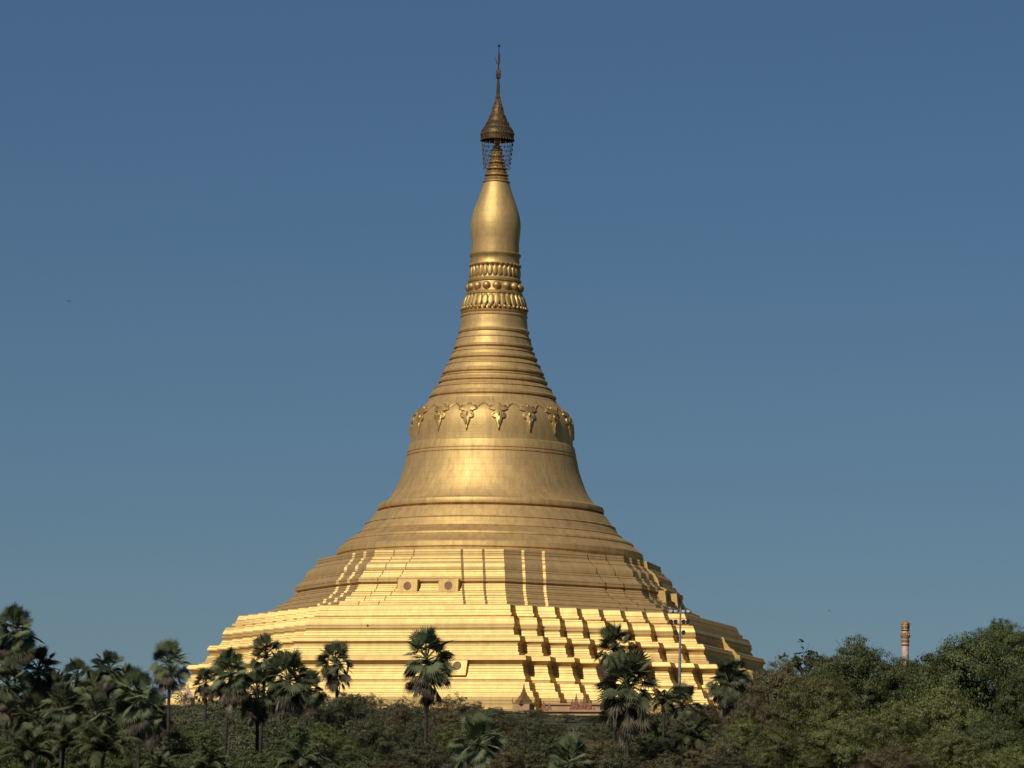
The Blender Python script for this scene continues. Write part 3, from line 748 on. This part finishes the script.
# ------------------------------------------------------------------ broadleaf trees and shrubs
def leaf_cloud(seed, lobes, nleaf, size, flat=.0, inner=.25):
    """leaf-sized quads spread through a set of lobes (centre, radii)"""
    rnd = np.random.default_rng(seed)
    vol = np.array([l[1][0]*l[1][1]*l[1][2] for l in lobes])**(2/3); cnt = (nleaf*vol/vol.sum()).astype(int)
    V = []
    for (c, r), n in zip(lobes, cnt):
        # twig clumps on the lobe, leaves round the clumps
        nc = max(8, n//75)
        u = rnd.normal(size=(nc, 3)); u /= np.linalg.norm(u, axis=1)[:, None]; u[:, 2] = np.where(u[:, 2] < -.35, -u[:, 2]*.6, u[:, 2])
        rr = np.where(rnd.random(nc) < inner, rnd.uniform(.35, .8, nc), rnd.uniform(.90, 1.01, nc))
        cc = u*rr[:, None]
        idx = rnd.integers(0, nc, n)
        sp = rnd.normal(size=(n, 3))*np.array([.12, .12, .075])
        P = (cc[idx]+sp)*np.array(r)+np.array(c)
        nrm = u[idx]*.75+sp/np.array([.12, .12, .075])*.42+rnd.normal(size=(n, 3))*.32+np.array([0, 0, .25]); nrm /= np.linalg.norm(nrm, axis=1)[:, None]
        a = np.cross(nrm, rnd.normal(size=(n, 3))); a /= np.linalg.norm(a, axis=1)[:, None]+1e-9
        b = np.cross(nrm, a)
        s = size*rnd.uniform(.6, 1.35, n)[:, None]
        V.append(np.stack([P-a*s, P-b*s*.5+nrm*s*.12, P+a*s, P+b*s*.5+nrm*s*.12], 1))
    V = np.concatenate(V); n = len(V)
    me = bpy.data.meshes.new('crown'); me.vertices.add(n*4); me.vertices.foreach_set('co', V.reshape(-1).astype(np.float32))
    me.loops.add(n*4); me.loops.foreach_set('vertex_index', np.arange(n*4, dtype=np.int32))
    me.polygons.add(n); me.polygons.foreach_set('loop_start', np.arange(0, n*4, 4, dtype=np.int32)); me.polygons.foreach_set('loop_total', np.full(n, 4, np.int32))
    me.update(calc_edges=True); me.validate(); return me

def dome_lobes(seed, n, w=1.0, h=1.0, size=(.26, .42), low=.25):
    """lobes piled over a dome of half-width w and height h, foot at z=0"""
    rnd = random.Random(seed); L = [((0, 0, h*.45), (w*.6, w*.6, h*.42))]
    for i in range(n):
        az = i*2.39996+rnd.uniform(-.4, .4); t = (i+.5)/n; el = math.asin(min(1, max(-.1, t*1.02+rnd.uniform(-.1, .1))))
        k = rnd.uniform(.62, .8); s = rnd.uniform(*size)
        c = (math.cos(az)*math.cos(el)*w*k, math.sin(az)*math.cos(el)*w*k, h*(low+(.93-low)*math.sin(el)*k+rnd.uniform(-.03, .06)))
        L.append((c, (w*s, w*s, h*s*.62)))
    return L

def limbs_mesh(seed, lobes, h0, r0):
    """tapered trunk and limbs reaching into the lobes"""
    rnd = random.Random(seed); m = MB()
    fork = Vector((0, 0, 0))
    m.tube([(0, 0, -h0), (.02, .01, -h0*.5), (0, 0, .02), (0, 0, .25)], [r0*1.25, r0, r0*.9, r0*.6], 9)
    for c, r in lobes[1:]:
        c = Vector(c); mid = Vector((c.x*.45, c.y*.45, c.z*.55+.03))
        m.tube([(0, 0, .0), mid, c], [r0*.5, r0*.3, r0*.09], 6)
        for q in range(4):
            e = c+Vector((rnd.uniform(-1, 1)*r[0], rnd.uniform(-1, 1)*r[1], rnd.uniform(-.2, .9)*r[2]))
            m.tube([c.lerp(mid, .3), e], [r0*.12, r0*.04], 4)
    return m.mesh('trunk')

tvars = []
for i, (nl, nleaf, sz) in enumerate([(13, 60000, .0125), (17, 66000, .012), (11, 58000, .013), (14, 60000, .0125)]):
    lb = dome_lobes(70+i, nl, 1, 1, (.30, .44)); tvars.append((leaf_cloud(170+i, lb, nleaf, sz), limbs_mesh(270+i, lb, .9, .05)))
svars = []
for i, (nl, nleaf, sz) in enumerate([(9, 24000, .0165), (7, 22000, .017), (11, 26000, .016)]):
    lb = dome_lobes(90+i, nl, 1, 1, (.28, .46), .2); svars.append((leaf_cloud(190+i, lb, nleaf, sz), limbs_mesh(290+i, lb, .3, .04)))
def twiggy(seed, spread, nleaf, size, wind):
    """irregular thin tree: forking limbs, leaves only near the twig ends"""
    rnd = random.Random(seed); m = MB(); tips = []
    def grow(p, d, L, r, lvl):
        pts = [p.copy()]; q = p.copy(); dd = d.copy()
        for k in range(4):
            dd = (dd+Vector((rnd.uniform(-.28, .28)+wind*.08, rnd.uniform(-.28, .28), rnd.uniform(-.12, .2)))).normalized(); q = q+dd*L/4; pts.append(q.copy())
        m.tube(pts, [r*(1-.16*k) for k in range(5)], 6 if lvl < 2 else 4, False)
        if lvl >= 3: tips.append((pts[2], .6)); tips.append((q, 1)); return
        for j in range(rnd.choice((2, 3, 3)) if lvl else 6):
            az = rnd.uniform(0, 6.28) if lvl else j*1.05+rnd.uniform(-.3, .3); ti = rnd.uniform(.35, .95)*spread
            nd = (dd*math.cos(ti)+Vector((math.cos(az), math.sin(az), .05))*math.sin(ti)).normalized()
            grow(pts[rnd.choice((2, 3, 4))] if lvl else q, nd, L*rnd.uniform(.55, .85), r*.55, lvl+1)
    grow(Vector((0, 0, -.5)), Vector((0, 0, 1)), .52, .045, 0)
    lob = [(tuple(p), (.11*w_, .11*w_, .06*w_)) for p, w_ in tips if rnd.random() < .8]
    return leaf_cloud(seed+1, lob, nleaf, size, inner=.7), m.mesh('trunk')
sparse = [twiggy(301, 1.15, 2600, .020, 1.0), twiggy(305, 1.35, 7000, .015, -.3)]
crown_cache = {}
def plant(kind, px, ptop, hw, hpx, d, var, mat, label, cat, group):
    """crown spans px +- hw, from ptop down hpx"""
    src = {'tree': tvars, 'shrub': svars, 'sparse': sparse}[kind][var]
    s = d/FPX; top = at(px, ptop, d); z0 = ground_z(top.x, top.y)
    ch = min(hpx*s, (top.z-z0)*.92); wv = hw*s*(1.12 if kind == 'tree' else 1.0)
    name = {'tree': 'broadleaf_tree', 'shrub': 'shrub', 'sparse': 'bare_tree'}[kind]
    o = empty(name, (top.x, top.y, z0)); tag(o, label, cat, group)
    key = (kind, var, mat)
    if key not in crown_cache:
        me = src[0].copy(); me.name = 'crown'; me.materials.clear(); me.materials.append(MT[mat]); crown_cache[key] = me
    zb = top.z-z0-ch; a = R.uniform(0, 6.28)
    c = bpy.data.objects.new('crown', crown_cache[key]); COL.objects.link(c); c.parent = o
    c.location = (0, 0, zb); c.scale = (wv, wv, ch/1.0); c.rotation_euler = (0, 0, a)
    t = link('trunk', src[1], MT['bark2'], o); t.location = (0, 0, zb); t.rotation_euler = (0, 0, a)
    t.scale = (wv, wv, ch)
    return o
GT = 'broadleaf trees on the right'
plant('tree', 984, 628, 78, 135, 430, 1, 'leafA', 'largest dark green tree, at the right edge right of the carved pillar', 'tree', GT)
plant('tree', 1001, 617, 34, 70, 445, 0, 'leafA', 'dark round-topped tree rising highest above the right edge of the wood', 'tree', GT)
plant('tree', 1040, 640, 40, 110, 425, 2, 'leafA', 'dark tree cut by the right picture edge', 'tree', GT)
plant('tree', 864, 636, 56, 110, 440, 3, 'leafA', 'dense dark tree with a rounded top just left of the carved pillar', 'tree', GT)
plant('tree', 908, 655, 32, 85, 455, 2, 'leafA', 'small dark tree in the gap right below the carved pillar', 'tree', GT)
plant('tree', 820, 668, 42, 90, 425, 1, 'leafB', 'olive green tree in front of the dense dark tree, below the bare branches', 'tree', GT)
plant('tree', 782, 658, 46, 95, 440, 0, 'leafC', 'dusty brownish tree between the right end of the pagoda and the dark trees', 'tree', GT)
plant('tree', 752, 690, 30, 70, 425, 2, 'leafC', 'low brownish tree beside the palm at the right foot of the pagoda', 'tree', GT)
plant('tree', 940, 680, 46, 90, 418, 3, 'leafB', 'olive tree in front of the big dark tree, below the carved pillar', 'tree', GT)
plant('tree', 888, 700, 44, 80, 412, 0, 'leafB', 'rounded olive tree low in the middle of the right wood', 'tree', GT)
plant('tree', 838, 712, 42, 75, 404, 2, 'leafB', 'yellowish green tree low in the right wood, under the olive tree with bare branches above', 'tree', GT)
plant('tree', 783, 722, 42, 70, 400, 1, 'leafB', 'light olive tree at the bottom, right of the dark palm trunk', 'tree', GT)
plant('tree', 1000, 712, 46, 85, 404, 0, 'leafA', 'dark green tree low at the right edge', 'tree', GT)
plant('tree', 950, 728, 40, 65, 398, 1, 'leafB', 'green tree at the bottom edge, second from the right corner', 'tree', GT)
plant('tree', 1010, 742, 34, 55, 394, 3, 'leafB', 'bright olive tree in the bottom right corner', 'tree', GT)
plant('tree', 893, 742, 40, 55, 394, 3, 'leafC', 'dusty green tree at the bottom edge, middle of the right wood', 'tree', GT)
plant('tree', 936, 652, 36, 80, 438, 0, 'leafA', 'dark tree filling the gap between the carved pillar and the largest tree', 'tree', GT)
plant('tree', 832, 652, 38, 80, 446, 2, 'leafA', 'dark tree at the left shoulder of the rounded dark crown', 'tree', GT)
plant('sparse', 808, 622, 44, 66, 462, 1, 'leafA', 'thin nearly leafless tree sticking out above the right wood', 'tree', None)
GS = 'shrubs of the thicket before the pagoda'
shr = [
 (345, 690, 34, 50, 430, 1, 'leafD', 'tall dark bush under the palm standing right of the clump'),
 (306, 715, 36, 60, 412, 0, 'leafA', 'dark green bush under the right rim of the palm clump'),
 (370, 712, 34, 60, 420, 2, 'leafD', 'grey green bush between the tall dark bush and the lone palm'),
 (404, 716, 30, 60, 428, 0, 'leafD', 'low bush at the left of the lone palm trunk'),
 (452, 706, 30, 50, 430, 1, 'leafC', 'brownish bush at the right of the lone palm trunk'),
 (493, 714, 34, 50, 440, 2, 'leafC', 'brownish bush between the lone palm and the small pavilion'),
 (536, 718, 32, 50, 450, 0, 'leafD', 'dull green bush right in front of the small pavilion'),
 (583, 732, 38, 50, 440, 1, 'leafC', 'brown green bush below the hall with red finials'),
 (640, 728, 40, 50, 430, 2, 'leafD', 'dull bush around the trunks of the shaggy palm pair'),
 (690, 712, 34, 60, 432, 0, 'leafD', 'dark bush at the foot of the floodlight mast'),
 (720, 735, 36, 50, 412, 1, 'leafC', 'brownish bush around the trunk of the right fan palm'),
 (430, 738, 44, 50, 402, 2, 'leafD', 'wide dull bush at the bottom edge below the lone palm'),
 (525, 738, 44, 50, 404, 0, 'leafD', 'wide dull bush at the bottom edge between the two low fan palms'),
 (610, 752, 44, 50, 398, 1, 'leafD', 'bush at the bottom edge below the shaggy palm pair'),
 (670, 748, 40, 50, 400, 2, 'leafC', 'brown green bush at the bottom edge, right of the shaggy palm trunks'),
 (366, 745, 42, 50, 400, 1, 'leafA', 'dark bush at the bottom edge left of the lone palm'),
 (255, 745, 42, 50, 404, 2, 'leafA', 'dark bush around the trunks of the palm clump'),
 (200, 722, 36, 60, 420, 0, 'leafA', 'dark green bush between the slender palm and the clump, under the slim pink spire'),
 (185, 752, 40, 50, 402, 1, 'leafA', 'dark bush at the bottom edge, left of the clump trunks'),
 (118, 738, 44, 60, 420, 2, 'leafA', 'dark bush in the left grove behind the wide feather palm'),
 (60, 728, 46, 70, 436, 0, 'leafA', 'dark bush deep in the left grove'),
 (5, 735, 44, 70, 428, 1, 'leafA', 'dark bush at the left picture edge'),
]
shr += [
 (398, 703, 22, 36, 470, 1, 'leafC', 'small brown bush behind the lone palm, at the left of its trunk'),
 (470, 700, 20, 34, 480, 0, 'leafC', 'small rounded brown bush before the gold base, right of the lone palm'),
 (332, 722, 28, 44, 408, 2, 'leafB', 'yellowish bush low between the palm clump and the tall dark bush'),
 (462, 724, 30, 40, 408, 1, 'leafB', 'yellowish bush just above the low fan palm at the bottom edge'),
 (556, 730, 30, 44, 410, 2, 'leafA', 'greener bush above the short fan palm at the bottom edge'),
 (600, 738, 26, 40, 406, 0, 'leafC', 'brown bush left of the shaggy palm trunks'),
 (655, 716, 26, 44, 446, 1, 'leafA', 'green bush right behind the shaggy palm pair'),
 (706, 700, 24, 40, 450, 2, 'leafC', 'brown bush between the floodlight mast and the right fan palm'),
 (742, 716, 30, 50, 420, 0, 'leafB', 'olive bush right of the trunk of the right fan palm'),
 (508, 746, 30, 40, 392, 0, 'leafC', 'brown bush at the bottom edge touching the low fan palm'),
 (392, 756, 34, 40, 392, 2, 'leafC', 'brown bush at the bottom edge, below and left of the lone palm'),
 (536, 709, 13, 18, 612, 0, 'leafC', 'small brown bush hiding the gap between the pointed pavilion and the hall with red finials'),
 (566, 713, 15, 16, 612, 2, 'leafC', 'low brown bush before the left half of the hall with red finials'),
 (492, 706, 16, 20, 606, 1, 'leafD', 'low dull bush at the gold base left of the pointed pavilion'),
 (594, 715, 15, 16, 606, 1, 'leafD', 'low dull bush before the right half of the hall with red finials'),
 (553, 722, 20, 24, 520, 1, 'leafC', 'small brown bush just below the wall of the hall with red finials'),
 (508, 714, 18, 22, 540, 2, 'leafD', 'small dull bush just left of the pointed pavilion'),
 (598, 724, 22, 26, 510, 0, 'leafD', 'small dull bush below the right end of the hall with red finials'),
 (734, 752, 34, 40, 394, 1, 'leafD', 'dull bush at the bottom edge before the light olive tree'),
]
for px, pt, hw, hp, d, v, mt, lab in shr: plant('shrub', px, pt, hw, hp, d, v, mt, lab, 'shrub', GS)
lb = dome_lobes(123, 12, 1, 1, (.22, .36), .15); thin = (leaf_cloud(223, lb, 2300, .022, inner=.6), limbs_mesh(323, lb, .4, .03))
svars.append(thin)
for px, pt, hw, hp, lab in [(345, 693, 24, 30, 'thin see-through shrub against the gold base, nearest to the palm right of the clump'),
                            (374, 689, 26, 32, 'wide thin shrub against the gold base, halfway between the two single palms'),
                            (405, 692, 22, 30, 'thin see-through shrub against the gold base, just left of the lone palm trunk'),
                            (452, 688, 27, 34, 'thin see-through shrub against the gold base, just right of the lone palm trunk')]:
    plant('shrub', px, pt, hw, hp, 585, 3, 'leafC', lab, 'shrub', 'thin shrubs against the gold base')

# ground cover that fills the slope below and behind the plants
rnd = random.Random(5); lobes = []
for i in range(900):
    d = 385+245*rnd.random()**.8; x = rnd.uniform(-.13, .13)*d
    y = -DIST+d; z = ground_z(x, y)
    hgt = (3.6 if d < 480 else 3.0 if d < 560 else 1.9)*rnd.choice((.6, .8, 1.0, 1.25))
    if d > 540 and abs(x) > 42: hgt *= 1.9
    if d > 545 and -4 < x < 23: hgt = rnd.uniform(.7, 1.5)*(1 if d < 612 else .6)
    lobes.append(((x, y, z+hgt*.2), (rnd.uniform(3.6, 6), rnd.uniform(3.5, 5.5), hgt*.75)))
ug = leaf_cloud(500, lobes, 950000, .145)
tag(link('undergrowth', ug, MT['leafD']), 'dense dull green undergrowth covering the slope below the pagoda', 'undergrowth', None, 'stuff')
